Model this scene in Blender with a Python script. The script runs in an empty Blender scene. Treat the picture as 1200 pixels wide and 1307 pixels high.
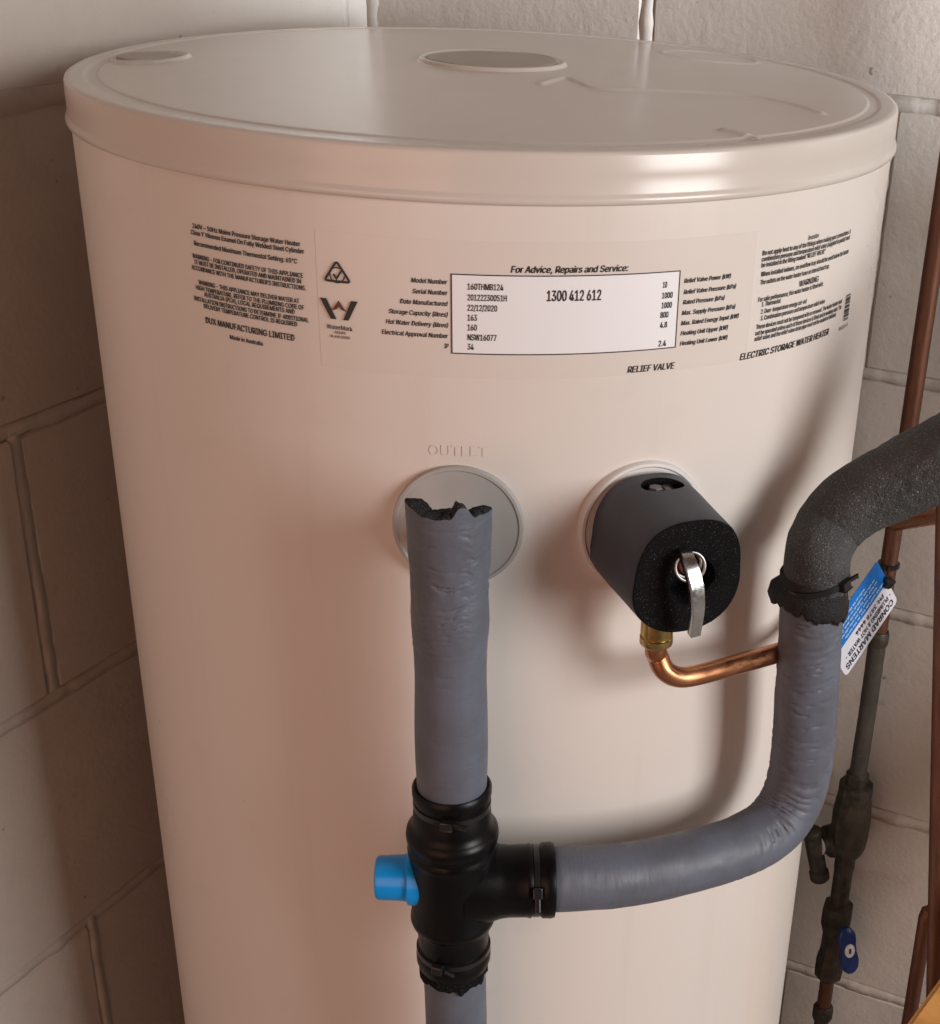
import bpy, bmesh, math, random
import numpy as np
from mathutils import Vector, Matrix
random.seed(7); np.random.seed(7)
scene = bpy.context.scene
COL = scene.collection
# ------------------------------------------------------------------ camera
H = 1.228                        # height of the lid rim above the floor
CAM = np.array([0.0, -0.89173, H + 0.11414])
CR = np.array([0.9953825, -0.0832406, 0.0477984])
CU = np.array([-0.0042023, 0.4596951, 0.8880668])
CF = np.array([0.0958959, 0.8841671, -0.4572227])
FPX, CX, CY = 1804.02, 800.06, 760.23      # focal length and principal point, photo pixels (1200 x 1307)
cd = bpy.data.cameras.new("camera"); cam = bpy.data.objects.new("camera", cd); COL.objects.link(cam)
M = Matrix.Identity(4)
for i in range(3):
    M[i][0], M[i][1], M[i][2], M[i][3] = CR[i], CU[i], -CF[i], CAM[i]
cam.matrix_world = M
cd.sensor_fit = 'HORIZONTAL'; cd.sensor_width = 36; cd.lens = 36 * FPX / 1200
cd.shift_x = (600 - CX) / 1200; cd.shift_y = (CY - 653.5) / 1200
cd.clip_start = 0.01; cd.clip_end = 100
scene.camera = cam
# ------------------------------------------------------------------ light
world = bpy.data.worlds.new("World"); scene.world = world; world.use_nodes = True
bg = world.node_tree.nodes["Background"]
bg.inputs[0].default_value = (1.0, 0.42, 0.27, 1); bg.inputs[1].default_value = 0.045
def area(name, loc, target, sx, sy, power, col, spread=180):
    l = bpy.data.lights.new(name, 'AREA'); l.shape = 'RECTANGLE'; l.size = sx; l.size_y = sy
    l.energy = power; l.color = col; l.spread = math.radians(spread)
    o = bpy.data.objects.new(name, l); COL.objects.link(o); o.location = loc
    o.rotation_euler = (Vector(target) - Vector(loc)).to_track_quat('-Z', 'Y').to_euler()
    return o
AZ = math.radians(48)
area("open_door_light", (2.4*math.sin(AZ), -2.4*math.cos(AZ), H + 0.32), (0, 0, H - 0.30), 0.95, 1.15, 49, (1.0, 0.985, 0.965))
AZ2 = math.radians(-27)
area("warm_room_light", (2.6*math.sin(AZ2), -2.6*math.cos(AZ2), H + 0.1), (0, 0, H - 0.4), 1.7, 1.7, 18, (1.0, 0.51, 0.35))
sp = bpy.data.lights.new("high_window_light", 'SPOT'); sp.energy = 165; sp.color = (0.80, 0.91, 1.0)
sp.spot_size = math.radians(29); sp.spot_blend = 0.35; sp.shadow_soft_size = 0.16
spo = bpy.data.objects.new("high_window_light", sp); COL.objects.link(spo); spo.location = (1.02, -0.52, H + 0.11)
spo.rotation_euler = (Vector((0.42, 0.09, H + 0.20)) - Vector(spo.location)).to_track_quat('-Z', 'Y').to_euler()
vs = scene.view_settings
vs.view_transform = 'Standard'; vs.look = 'None'; vs.gamma = 1; vs.exposure = 0.0
try: vs.use_curve_mapping = False
except Exception: pass

# ------------------------------------------------------------------ helpers
def ray(x, y): return CF + CR*((x-CX)/FPX) - CU*((y-CY)/FPX)
def on_cyl(x, y, r):
    v = ray(x, y); a = v[:2]@v[:2]; b = CAM[:2]@v[:2]; c = CAM[:2]@CAM[:2] - r*r
    disc = max(b*b-a*c, 0.0)
    return CAM + v*((-b-math.sqrt(disc))/a)
def on_z(x, y, z): v = ray(x, y); return CAM + v*((z-CAM[2])/v[2])
def on_plane(x, y, n, w):
    n = np.array(n, float); v = ray(x, y); return CAM + v*((w-CAM@n)/(v@n))
def on_y(x, y, Y): return on_plane(x, y, (0, 1, 0), Y)
def unit(v): v = np.array(v, float); return v/np.linalg.norm(v)

def meshobj(name, verts, faces, mat, parent=None, smooth=True, uvs=None):
    me = bpy.data.meshes.new(name)
    me.from_pydata([tuple(map(float, v)) for v in verts], [], [tuple(f) for f in faces])
    if uvs is not None:
        ul = me.uv_layers.new(name="UVMap")
        idx = np.empty(len(me.loops), dtype=np.int32); me.loops.foreach_get('vertex_index', idx)
        ul.data.foreach_set('uv', np.asarray(uvs, dtype=np.float32)[idx].ravel())
    if smooth: me.polygons.foreach_set('use_smooth', [True]*len(me.polygons))
    me.materials.append(mat); me.update()
    o = bpy.data.objects.new(name, me); COL.objects.link(o)
    if parent is not None: o.parent = parent
    return o
def bmobj(name, bm, mat, parent=None, smooth=False, angle=None):
    me = bpy.data.meshes.new(name); bm.to_mesh(me); bm.free()
    me.materials.append(mat)
    if smooth: me.polygons.foreach_set('use_smooth', [True]*len(me.polygons))
    o = bpy.data.objects.new(name, me); COL.objects.link(o)
    if parent is not None: o.parent = parent
    if angle is not None: sharp(o, angle)
    return o
def sharp(o, angle=35):
    me = o.data; bm = bmesh.new(); bm.from_mesh(me)
    for e in bm.edges:
        if len(e.link_faces) == 2: e.smooth = e.calc_face_angle(0) < math.radians(angle)
    bm.to_mesh(me); bm.free()
    return o
def thing(name, label, cat, group=None):
    o = bpy.data.objects.new(name, None); COL.objects.link(o); o.empty_display_size = 0.02
    o["label"] = label; o["category"] = cat
    if group: o["group"] = group
    return o
def tag(o, label, cat, group=None):
    o["label"] = label; o["category"] = cat
    if group: o["group"] = group
    return o
def catmull(pts, n=12):
    P = [np.array(p, float) for p in pts]; P = [2*P[0]-P[1]] + P + [2*P[-1]-P[-2]]
    out = []
    for i in range(1, len(P)-2):
        p0, p1, p2, p3 = P[i-1:i+3]
        for k in range(n):
            t = k/n
            out.append(0.5*((2*p1)+(-p0+p2)*t+(2*p0-5*p1+4*p2-p3)*t*t+(-p0+3*p1-3*p2+p3)*t**3))
    out.append(P[-2]); return np.array(out)
def resample(path, step):
    path = np.array(path, float); d = np.r_[0, np.cumsum(np.linalg.norm(np.diff(path, axis=0), axis=1))]
    n = max(2, int(round(d[-1]/step))+1); s = np.linspace(0, d[-1], n)
    return np.stack([np.interp(s, d, path[:, k]) for k in range(3)], 1), s
def frames(path, up=(0, 0, 1)):
    T = np.gradient(path, axis=0); T /= np.linalg.norm(T, axis=1)[:, None]
    up = np.array(up, float)
    if abs(T[0]@up) > 0.9: up = np.array([0., 1., 0.])
    N = [unit(up - T[0]*(up@T[0]))]
    for i in range(1, len(path)):
        v = N[-1] - T[i]*(N[-1]@T[i]); N.append(unit(v))
    N = np.array(N); B = np.cross(T, N); return T, N, B
def tube(name, path, rad, mat, parent=None, segs=24, step=0.004, disp=None, caps=True, round_cap=0.0, up=(0, 1, 0)):
    """sweep a circle; rad = number or f(s, total); disp(s, phi, i) adds to the radius; UV = metres along / around"""
    path, s = resample(path, step); T, N, B = frames(path, up)
    L = s[-1]; ph = np.linspace(0, 2*np.pi, segs, endpoint=False)
    V = []; U = []
    for i in range(len(path)):
        r = rad(s[i], L) if callable(rad) else rad
        if round_cap:
            e = min(s[i], L-s[i])
            if e < round_cap: r -= round_cap*(1-math.sqrt(max(0, 1-(1-e/round_cap)**2)))*0.7
        rr = np.full(segs, r)
        if disp is not None: rr = rr + disp(s[i], ph, L)
        V += list(path[i] + rr[:, None]*(np.cos(ph)[:, None]*N[i] + np.sin(ph)[:, None]*B[i]))
        U += [(s[i], p*0.02) for p in ph]
    F = []
    n = len(path)
    for i in range(n-1):
        for k in range(segs):
            a = i*segs+k; b = i*segs+(k+1) % segs; F.append((a, b, b+segs, a+segs))
    if caps:
        V += [path[0], path[-1]]; U += [(0, 0), (L, 0)]
        for k in range(segs):
            F.append((n*segs, (k+1) % segs, k)); F.append((n*segs+1, (n-1)*segs+k, (n-1)*segs+(k+1) % segs))
    o = meshobj(name, V, F, mat, parent, True, U)
    return sharp(o, 50)
def lathe(name, prof, mat, origin, axis=(0, 0, 1), segs=48, parent=None, ref=(0, -1, 0), ang=40, scale=(1, 1), wob=0.0, caps=True):
    """prof = [(radius, height along axis)...] from one end to the other; closed at zero radius or with caps"""
    ax = unit(axis); rf = np.array(ref, float)
    if abs(ax@rf) > 0.9: rf = np.array([1., 0, 0])
    e1 = unit(rf-ax*(rf@ax)); e2 = np.cross(ax, e1); o0 = np.array(origin, float)
    V = []; F = []; U = []
    for j, (r, h) in enumerate(prof):
        for k in range(segs):
            p = 2*math.pi*k/segs
            w = 1+wob*math.sin(p*3+h*90)
            V.append(o0+ax*h+(e1*math.cos(p)*scale[0]+e2*math.sin(p)*scale[1])*r*w); U.append((h, p*0.02))
    for j in range(len(prof)-1):
        for k in range(segs):
            a = j*segs+k; b = j*segs+(k+1) % segs; F.append((a, b, b+segs, a+segs))
    c0 = len(V); V += [o0+ax*prof[0][1], o0+ax*prof[-1][1]]; U += [(0, 0), (0, 0)]
    m = (len(prof)-1)*segs
    if caps:
        for k in range(segs): F.append((c0, (k+1) % segs, k)); F.append((c0+1, m+k, m+(k+1) % segs))
    else: V = V[:c0]; U = U[:c0]
    ob = meshobj(name, V, F, mat, parent, True, U)
    return sharp(ob, ang)
def obox(name, c, ex, ey, ez, dims, mat, parent=None, bevel=0.001):
    bm = bmesh.new(); bmesh.ops.create_cube(bm, size=1)
    for v in bm.verts:
        v.co = Vector(np.array(c)+np.array(ex)*v.co.x*dims[0]+np.array(ey)*v.co.y*dims[1]+np.array(ez)*v.co.z*dims[2])
    if bevel: bmesh.ops.bevel(bm, geom=bm.edges[:], offset=bevel, segments=2, affect='EDGES', profile=0.5)
    bmesh.ops.recalc_face_normals(bm, faces=bm.faces[:])
    return bmobj(name, bm, mat, parent)
_lat = np.random.RandomState(3).rand(256, 256)
def vnoise(x, y):
    x = np.asarray(x, float); y = np.asarray(y, float)
    xi = np.floor(x).astype(int); yi = np.floor(y).astype(int); fx = x-xi; fy = y-yi
    fx = fx*fx*(3-2*fx); fy = fy*fy*(3-2*fy)
    g = lambda a, b: _lat[a % 256, b % 256]
    return (g(xi, yi)*(1-fx)+g(xi+1, yi)*fx)*(1-fy)+(g(xi, yi+1)*(1-fx)+g(xi+1, yi+1)*fx)*fy-0.5

# ------------------------------------------------------------------ materials
def mat(name, col, rough=0.5, metal=0.0, spec=0.5, coat=0.0, var=None, bump=None, speck=None, coords='Object', rvar=None, sheen=0):
    """var=(scale, second colour, low, high); bump=(scale tuple, strength, distance, detail); speck=(scale, colour, threshold)"""
    m = bpy.data.materials.new(name); m.use_nodes = True; nt = m.node_tree; N = nt.nodes; L = nt.links
    b = N["Principled BSDF"]; b.inputs["Base Color"].default_value = (*col, 1)
    b.inputs["Roughness"].default_value = rough; b.inputs["Metallic"].default_value = metal
    b.inputs["Specular IOR Level"].default_value = spec; b.inputs["Coat Weight"].default_value = coat
    b.inputs["Coat Roughness"].default_value = 0.12
    tc = N.new("ShaderNodeTexCoord"); out = tc.outputs[coords]
    cur = None
    def noise(scale, detail=4, rough_=0.6):
        n = N.new("ShaderNodeTexNoise"); n.inputs["Detail"].default_value = detail; n.inputs["Roughness"].default_value = rough_
        if isinstance(scale, (tuple, list)):
            mp = N.new("ShaderNodeMapping"); mp.inputs["Scale"].default_value = scale; L.new(out, mp.inputs[0]); L.new(mp.outputs[0], n.inputs["Vector"]); n.inputs["Scale"].default_value = 1
        else:
            L.new(out, n.inputs["Vector"]); n.inputs["Scale"].default_value = scale
        return n.outputs["Fac"]
    def ramp(src, lo, hi):
        r = N.new("ShaderNodeMapRange"); r.inputs[1].default_value = lo; r.inputs[2].default_value = hi; L.new(src, r.inputs[0]); return r.outputs[0]
    def mixc(fac, a, c):
        x = N.new("ShaderNodeMix"); x.data_type = 'RGBA'; L.new(fac, x.inputs[0])
        if isinstance(a, tuple): x.inputs[6].default_value = (*a, 1)
        else: L.new(a, x.inputs[6])
        x.inputs[7].default_value = (*c, 1); return x.outputs[2]
    c = col
    for v in ([var] if var and not isinstance(var[0], list) and not isinstance(var, list) else (var or [])):
        c = mixc(ramp(noise(v[0], 5), v[2], v[3]), c, v[1])
    if speck: 
        for s in (speck if isinstance(speck, list) else [speck]):
            c = mixc(ramp(noise(s[0], 2, 0.5), s[2], s[2]+0.05), c, s[1])
    if not isinstance(c, tuple): L.new(c, b.inputs["Base Color"])
    if rvar:
        L.new(ramp(noise(rvar[0], 4), 0.3, 0.7), (rr := N.new("ShaderNodeMapRange")).inputs[0]); rr.inputs[3].default_value = rvar[1]; rr.inputs[4].default_value = rvar[2]
        L.new(rr.outputs[0], b.inputs["Roughness"])
    if bump:
        prev = None
        for bb in (bump if isinstance(bump, list) else [bump]):
            bp = N.new("ShaderNodeBump"); bp.inputs["Strength"].default_value = bb[1]; bp.inputs["Distance"].default_value = bb[2]
            src = noise(bb[0], bb[3] if len(bb) > 3 else 4)
            if len(bb) > 4: src = ramp(src, bb[4], bb[5])
            L.new(src, bp.inputs["Height"])
            if prev is not None: L.new(prev, bp.inputs["Normal"])
            prev = bp.outputs["Normal"]
        L.new(prev, b.inputs["Normal"])
    if sheen: b.inputs["Sheen Weight"].default_value = sheen
    return m
ENAM = (0.70, 0.645, 0.60)
M_enamel = mat("cream_enamel", ENAM, 0.34, spec=0.5, var=[(3.0, (0.675, 0.615, 0.566), 0.35, 0.7), ((34, 34, 1.6), (0.645, 0.58, 0.53), 0.58, 0.82), (24, (0.65, 0.59, 0.54), 0.62, 0.80)], speck=(230, (0.42, 0.36, 0.32), 0.80), bump=[((14, 14, 5), 0.10, 0.002, 2), (900, 0.03, 0.0004, 2)], rvar=(6, 0.26, 0.38))
M_lid = mat("cream_plastic", (0.60, 0.545, 0.495), 0.22, spec=0.5, var=(5.0, (0.55, 0.49, 0.44), 0.35, 0.75))
M_lidcap = mat("grey_beige_cap", (0.36, 0.31, 0.26), 0.45, var=(30, (0.33, 0.28, 0.235), 0.4, 0.7))
M_film = mat("clear_label_film", (0.678, 0.618, 0.570), 0.26, spec=0.5, bump=(40, 0.05, 0.0006, 2))
M_white = mat("white_label", (0.80, 0.80, 0.82), 0.35, bump=(60, 0.04, 0.0004, 2))
M_ink = mat("black_ink", (0.022, 0.020, 0.022), 0.5)
M_inkred = mat("dark_red_ink", (0.12, 0.03, 0.022), 0.5)
M_plate = mat("grey_plastic_plate", (0.40, 0.385, 0.375), 0.45, var=(20, (0.36, 0.345, 0.335), 0.35, 0.7), bump=(500, 0.05, 0.0004))
M_plate2 = mat("white_plastic_plate", (0.66, 0.645, 0.63), 0.4)
wr = [((150, 30, 1), 0.16, 0.0012, 3, 0.30, 0.70), ((520, 90, 1), 0.22, 0.0007, 3), ((2600, 2600, 1), 0.15, 0.0004, 2)]
M_foam = mat("grey_foam_skin", (0.116, 0.130, 0.170), 0.50, spec=0.45, var=((30, 40, 1), (0.092, 0.099, 0.118), 0.35, 0.7), bump=wr, coords='UV', rvar=((60, 60, 1), 0.42, 0.60))
M_foamcut = mat("black_cut_foam", (0.006, 0.006, 0.0065), 0.9, spec=0.15, speck=(1500, (0.12, 0.12, 0.125), 0.66), bump=(1300, 1.0, 0.0016, 3))
M_foamdark = mat("black_rough_foam", (0.028, 0.030, 0.032), 0.62, spec=0.4, var=(14, (0.060, 0.063, 0.064), 0.38, 0.66), speck=(1250, (0.22, 0.215, 0.20), 0.63), bump=[(900, 0.8, 0.0014, 3), (160, 0.5, 0.0025, 3)])
M_collar = mat("black_foam_collar", (0.012, 0.012, 0.013), 0.6, spec=0.3, speck=(1500, (0.12, 0.12, 0.11), 0.68), bump=[(900, 0.7, 0.0012, 3)])
M_cover = mat("dark_foam_cover", (0.036, 0.042, 0.056), 0.50, spec=0.4, var=(30, (0.046, 0.052, 0.066), 0.35, 0.7), bump=[(1800, 0.15, 0.0004, 2), (60, 0.15, 0.0015, 2)])
M_black = mat("black_rubber", (0.003, 0.003, 0.0034), 0.38, spec=0.2, bump=[(70, 0.12, 0.0012, 3), (1500, 0.08, 0.0003)], rvar=(40, 0.26, 0.46))
M_torn = mat("torn_grey_foam", (0.030, 0.031, 0.034), 0.85, spec=0.2, speck=(1300, (0.16, 0.16, 0.165), 0.62), bump=(1100, 1.0, 0.0018, 3))
M_slot = mat("dark_grey_plastic", (0.045, 0.045, 0.048), 0.35)
M_tie = mat("black_nylon_tie", (0.012, 0.012, 0.013), 0.28, spec=0.5)
M_bluecap = mat("bright_blue_plastic", (0.0, 0.30, 0.82), 0.28, spec=0.5, bump=(90, 0.05, 0.001))
M_copper = mat("copper", (0.54, 0.245, 0.125), 0.34, metal=1.0, var=[((40, 120, 1), (0.50, 0.21, 0.10), 0.42, 0.68), ((25, 40, 1), (0.30, 0.13, 0.07), 0.62, 0.85)], coords='UV', rvar=((80, 80, 1), 0.22, 0.5), bump=((300, 300, 1), 0.08, 0.0006))
M_copperold = mat("aged_copper", (0.19, 0.086, 0.054), 0.40, metal=0.85, var=[((16, 20, 1), (0.13, 0.060, 0.040), 0.40, 0.70)], coords='UV', rvar=((60, 60, 1), 0.36, 0.65), bump=((200, 200, 1), 0.15, 0.001))
M_brass = mat("yellow_brass", (0.62, 0.44, 0.17), 0.28, metal=1.0, var=(120, (0.40, 0.27, 0.10), 0.45, 0.7))
M_darkbrass = mat("tarnished_brass", (0.070, 0.058, 0.040), 0.55, metal=0.55, var=[(70, (0.030, 0.024, 0.018), 0.4, 0.65)], speck=(240, (0.20, 0.19, 0.16), 0.74), bump=[(260, 0.4, 0.0015, 3)])
M_tape = mat("dark_taped_pipe", (0.040, 0.035, 0.028), 0.55, spec=0.4, var=(60, (0.065, 0.052, 0.038), 0.4, 0.7), speck=(170, (0.16, 0.155, 0.14), 0.74), bump=(200, 0.3, 0.001, 3))
M_steel = mat("stainless_steel", (0.62, 0.61, 0.60), 0.24, metal=1.0, bump=((300, 300, 900), 0.1, 0.0004), rvar=(200, 0.18, 0.36))
M_ringsteel = mat("dull_steel", (0.42, 0.41, 0.40), 0.42, metal=1.0)
M_bluehandle = mat("dark_blue_plastic", (0.010, 0.028, 0.14), 0.35, spec=0.5)
M_tagblue = mat("tag_blue", (0.005, 0.165, 0.56), 0.35)
M_tagwhite = mat("tag_white", (0.68, 0.67, 0.72), 0.38)
M_tagink = mat("tag_ink", (0.03, 0.03, 0.06), 0.5)
M_tagprint = mat("tag_pale_print", (0.42, 0.60, 0.82), 0.5)
M_wood = mat("yellow_pine", (0.62, 0.33, 0.10), 0.45, var=((3, 60, 60), (0.46, 0.22, 0.06), 0.40, 0.65), bump=((6, 150, 150), 0.2, 0.001))
wallc = (0.50, 0.445, 0.395)
def wallmat(name, c, c2):
    return mat(name, c, 0.62, spec=0.35, var=[(5, c2, 0.38, 0.72), (55, tuple(x*0.93 for x in c), 0.52, 0.7)], speck=[(85, tuple(x*0.45 for x in c), 0.75), (30, tuple(x*0.80 for x in c), 0.70)],
               bump=[(28, 0.22, 0.005, 4), (210, 0.26, 0.0018, 4), (900, 0.15, 0.0006, 3)], rvar=(20, 0.5, 0.75))
M_block = wallmat("painted_block", wallc, (0.455, 0.40, 0.355))
M_mortar = wallmat("painted_mortar", (0.48, 0.43, 0.385), (0.42, 0.37, 0.32))
M_floor = mat("concrete_floor", (0.27, 0.255, 0.235), 0.8, var=(4, (0.20, 0.19, 0.175), 0.35, 0.7), bump=(60, 0.4, 0.003))

# ------------------------------------------------------------------ setting: floor and the two block walls
fl = meshobj("floor", [(-2.5, -3, 0), (3, -3, 0), (3, 1.2, 0), (-2.5, 1.2, 0)], [(0, 1, 2, 3)], M_floor, smooth=False)
fl["kind"] = "structure"
AL = 0.50672
n1 = np.array([-math.cos(AL), math.sin(AL), 0.]); n2 = np.array([math.sin(AL), math.cos(AL), 0.])
t1 = np.array([math.sin(AL), math.cos(AL), 0.]); t2 = np.array([math.cos(AL), -math.sin(AL), 0.])
W1, W2 = 0.2808, 0.2926; PC = 0.2045
CORNER = n1*W1 + n2*W2
UPZ = np.array([0., 0, 1])
def block_mesh(L, Hh, D, c, seed):
    rs = np.random.RandomState(seed)
    bm = bmesh.new(); bmesh.ops.create_cube(bm, size=1)
    for v in bm.verts:
        v.co = Vector((v.co.x*L, v.co.y*D, v.co.z*Hh)) + Vector(rs.uniform(-0.0012, 0.0012, 3))
    bmesh.ops.bevel(bm, geom=bm.edges[:], offset=c, segments=1, affect='EDGES')
    bmesh.ops.triangulate(bm, faces=bm.faces[:])
    me = bpy.data.meshes.new("block"); bm.to_mesh(me); bm.free(); me.materials.append(M_block); return me
def build_wall(label, origin, tdir, nout, length, phase, zbase, courses, ext=0.0045, flush=()):
    """origin = corner, tdir runs away from the corner along the wall, nout points into the wall"""
    root = thing("block_wall", label, "wall")
    back = obox("wall_core", origin+tdir*(length/2-0.04)+nout*0.075+UPZ*(zbase+courses*PC/2), tdir, nout, UPZ, (length+0.08, 0.136, courses*PC), M_mortar, root, 0)
    rs = random.Random(5)
    cache = {}
    lumps_v, lumps_f = [], []
    def bead(p0, p1, seed, w=0.0072, push=0.0022, lift=0.0004):
        """a line of uneven mortar squeezed along a joint"""
        p0 = np.array(p0); p1 = np.array(p1); Ln = np.linalg.norm(p1-p0); n = max(4, int(Ln/0.004)); d = (p1-p0)/Ln
        side = np.cross(d, nout)
        base = len(lumps_v)
        for i in range(n+1):
            s = Ln*i/n; c = p0+d*s
            a = vnoise(s*70+seed*13.1, seed*3.7)*1.0+vnoise(s*260+seed, seed*1.7)*0.6
            h = push*(0.25+1.2*max(-0.25, a)); ww = w*(1+0.35*vnoise(s*55+seed*5, 9.2)+0.25*vnoise(s*190, seed))
            sh = 0.002*vnoise(s*30, seed+4.4)
            for f, g in ((-1.0, -0.0085), (-0.62, h*0.75), (0.0, h), (0.62, h*0.8), (1.0, -0.0085)):
                lumps_v.append(c+side*(ww*f+sh)-nout*(g-lift))
        for i in range(n):
            for k in range(4):
                a = base+i*5+k; lumps_f.append((a, a+1, a+6, a+5))
    sd = 0
    for k in range(courses):
        z0 = zbase+k*PC
        x = -((phase[k % 2]) % 0.4)
        sd += 1
        if k in flush: bead(origin+UPZ*z0, origin+UPZ*z0+tdir*length, 100*len(label)+k, 0.012, 0.0004, -0.0006)
        elif k: bead(origin+UPZ*z0, origin+UPZ*z0+tdir*length, 100*len(label)+k)
        while x < length-0.02:
            a, b = (x if x > 0.0 else -ext), min(x+0.4, length)
            if b-a > 0.03:
                Lb = round(b-a-0.009, 3)
                sd += 1
                key = (Lb, sd % 4)
                if key not in cache: cache[key] = block_mesh(Lb, PC-0.009, 0.06, 0.0022, sd)
                o = bpy.data.objects.new("block", cache[key]); COL.objects.link(o); o.parent = root
                dd = rs.uniform(-0.0012, 0.0012)
                ctr = origin+tdir*((a+b)/2)+nout*(0.030+dd)+UPZ*(z0+PC/2)
                mm = Matrix.Identity(4)
                yy = np.cross(UPZ, tdir)
                for i in range(3): mm[i][0], mm[i][1], mm[i][2], mm[i][3] = tdir[i], yy[i], UPZ[i], ctr[i]
                o.matrix_world = mm @ Matrix.Rotation(rs.uniform(-0.003, 0.003), 4, 'Z')
            if b < length-0.02 and b > 0.02: bead(origin+tdir*b+UPZ*(z0-0.001), origin+tdir*b+UPZ*(z0+PC+0.001), 31*k+int(b*100), 0.0068)
            x += 0.4
    if not flush: bead(origin+tdir*0.003+nout*0.001, origin+tdir*0.003+nout*0.001+UPZ*(zbase+courses*PC), 77, 0.011, 0.0015, -0.002)
    meshobj("mortar", lumps_v, lumps_f, M_mortar, root)
    return root
# left wall: joints 0.424 m from the corner in the second and fourth course below the lid
build_wall("cream painted concrete block wall in the tank's shadow on its labelled left side", CORNER, -t1, n1, 1.5, (0.4-0.032, 0.2-0.032), H-0.030-6*PC, 11, 0.04, (6,))
build_wall("cream painted concrete block wall behind the tank with copper pipes along it", CORNER, t2, n2, 1.4, (0.4-0.252, 0.4-0.052), H-0.030-6*PC, 11)

# ------------------------------------------------------------------ water heater
R = 0.2384
heater = thing("water_heater", "large cream electric storage water heater with round lid and printed label", "water heater")
segs = 192
lathe("tank_body", [(R-0.006, 0.0), (R-0.001, 0.004), (R, 0.010)] + [(R, 0.010+(H-0.031)*i/24) for i in range(1, 25)], M_enamel, (0, 0, 0), (0, 0, 1), segs, heater)

# lid: polar height field with dome, rim channel, centre cap seat, embossed panel and two finger recesses
RL = 0.2395
cL = on_z(184, 70, H+0.004)[:2]*0.985; cRr = on_z(905, 76, H+0.003)[:2]
pan = [on_z(x, y, H+0.004)[:2] for x, y in ((690, 116), (722, 109), (742, 115), (768, 121), (860, 122), (950, 124), (1010, 131), (1050, 139))]
pan = catmull([(*p, 0) for p in pan], 12)[:, :2]
def sstep(a, b, x): t = np.clip((x-a)/(b-a), 0, 1); return t*t*(3-2*t)
def lid_height(x, y):
    r = np.hypot(x, y)
    z = 0.0085*np.clip(1-(r/0.226)**2, 0, 1)**0.9
    z = z-0.0007*(sstep(0.2210, 0.2230, r)-sstep(0.2270, 0.2300, r))          # rim channel
    z = z+0.0035*np.clip(y/0.24, 0, 1)**1.3                                   # plastic sits a little high at the back
    z = z+0.0022*(sstep(0.0445, 0.0425, r)-sstep(0.0412, 0.0395, r))
    z = z-0.0012*sstep(0.0395, 0.0385, r)
    for c, rad, hh in ((cL, 0.0195, 0.0018), (cRr, 0.030, 0.0007)):
        d = np.hypot(x-c[0], y-c[1])
        z = z+hh*(sstep(rad+0.0045, rad+0.0025, d)-sstep(rad+0.0015, rad-0.0005, d))
    # embossed panel: the front part of the lid is a step lower than the panel line
    D = np.full(x.shape, 1.0); S = np.zeros(x.shape)
    for i in range(len(pan)-1):
        a, b = pan[i], pan[i+1]; ab = b-a; t = np.clip(((x-a[0])*ab[0]+(y-a[1])*ab[1])/(ab@ab), 0, 1)
        dx = x-a[0]-t*ab[0]; dy = y-a[1]-t*ab[1]; d = np.hypot(dx, dy); sg = np.sign(ab[0]*dy-ab[1]*dx)
        m = d < D; D = np.where(m, d, D); S = np.where(m, sg, S)
    z = z+0.0013*sstep(0.0036, 0.0006, D)
    # short embossed tick
    for p, q in ((on_z(924, 171, H)[:2], on_z(966, 177, H)[:2]),):
        ab = q-p; t = np.clip(((x-p[0])*ab[0]+(y-p[1])*ab[1])/(ab@ab), 0, 1); d = np.hypot(x-p[0]-t*ab[0], y-p[1]-t*ab[1])
        z = z+0.0016*sstep(0.0040, 0.0008, d)
    c = on_z(898, 184, H)[:2]; z = z-0.001*sstep(0.004, 0.001, np.hypot(x-c[0], y-c[1]))
    return z
rr = np.unique(np.concatenate([np.linspace(0.0006, 0.038, 26), np.linspace(0.038, 0.048, 26), np.linspace(0.048, 0.216, 150), np.linspace(0.216, 0.2358, 40)]))
NT = 640
th = np.linspace(0, 2*np.pi, NT, endpoint=False)
RRg, TTg = np.meshgrid(rr, th, indexing='ij')
X = RRg*np.cos(TTg); Y = RRg*np.sin(TTg); Z = lid_height(X, Y)+H
V = list(np.stack([X.ravel(), Y.ravel(), Z.ravel()], 1)); nring = len(rr)
lift = 0.0035*np.clip(np.sin(th), 0, 1)**1.3
for (r, z, k) in ((0.2378, -0.0003, 1), (0.2390, -0.0010, 1), (RL, -0.0024, .9), (RL+0.0001, -0.011, .5), (RL+0.0001, -0.0188, .2), (RL+0.0004, -0.0197, .1), (RL+0.0013, -0.0208, 0), (RL+0.0016, -0.0222, 0), (RL+0.0013, -0.0235, 0), (RL+0.0005, -0.0242, 0), (RL-0.0006, -0.0243, 0), (RL-0.004, -0.017, 0)):
    V += [(r*math.cos(t), r*math.sin(t), H+z+lf*k) for t, lf in zip(th, lift)]
    nring += 1
F = [(i*NT+k, i*NT+(k+1) % NT, (i+1)*NT+(k+1) % NT, (i+1)*NT+k) for i in range(nring-1) for k in range(NT)]
F = [f[::-1] for f in F]
V.append((0, 0, V[0][2])); F += [(len(V)-1, k, (k+1) % NT) for k in range(NT)]
lid = meshobj("lid", V, F, M_lid, heater)
zc = float(lid_height(np.array([0.0]), np.array([0.0]))[0])
lathe("lid_cap", [(0.0370, -0.004), (0.0378, 0.0022), (0.0370, 0.0030), (0.030, 0.0036), (0.012, 0.0040), (0.001, 0.0041)], M_lidcap, (0, 0, H+zc), (0, 0, 1), 72, lid)

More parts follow.
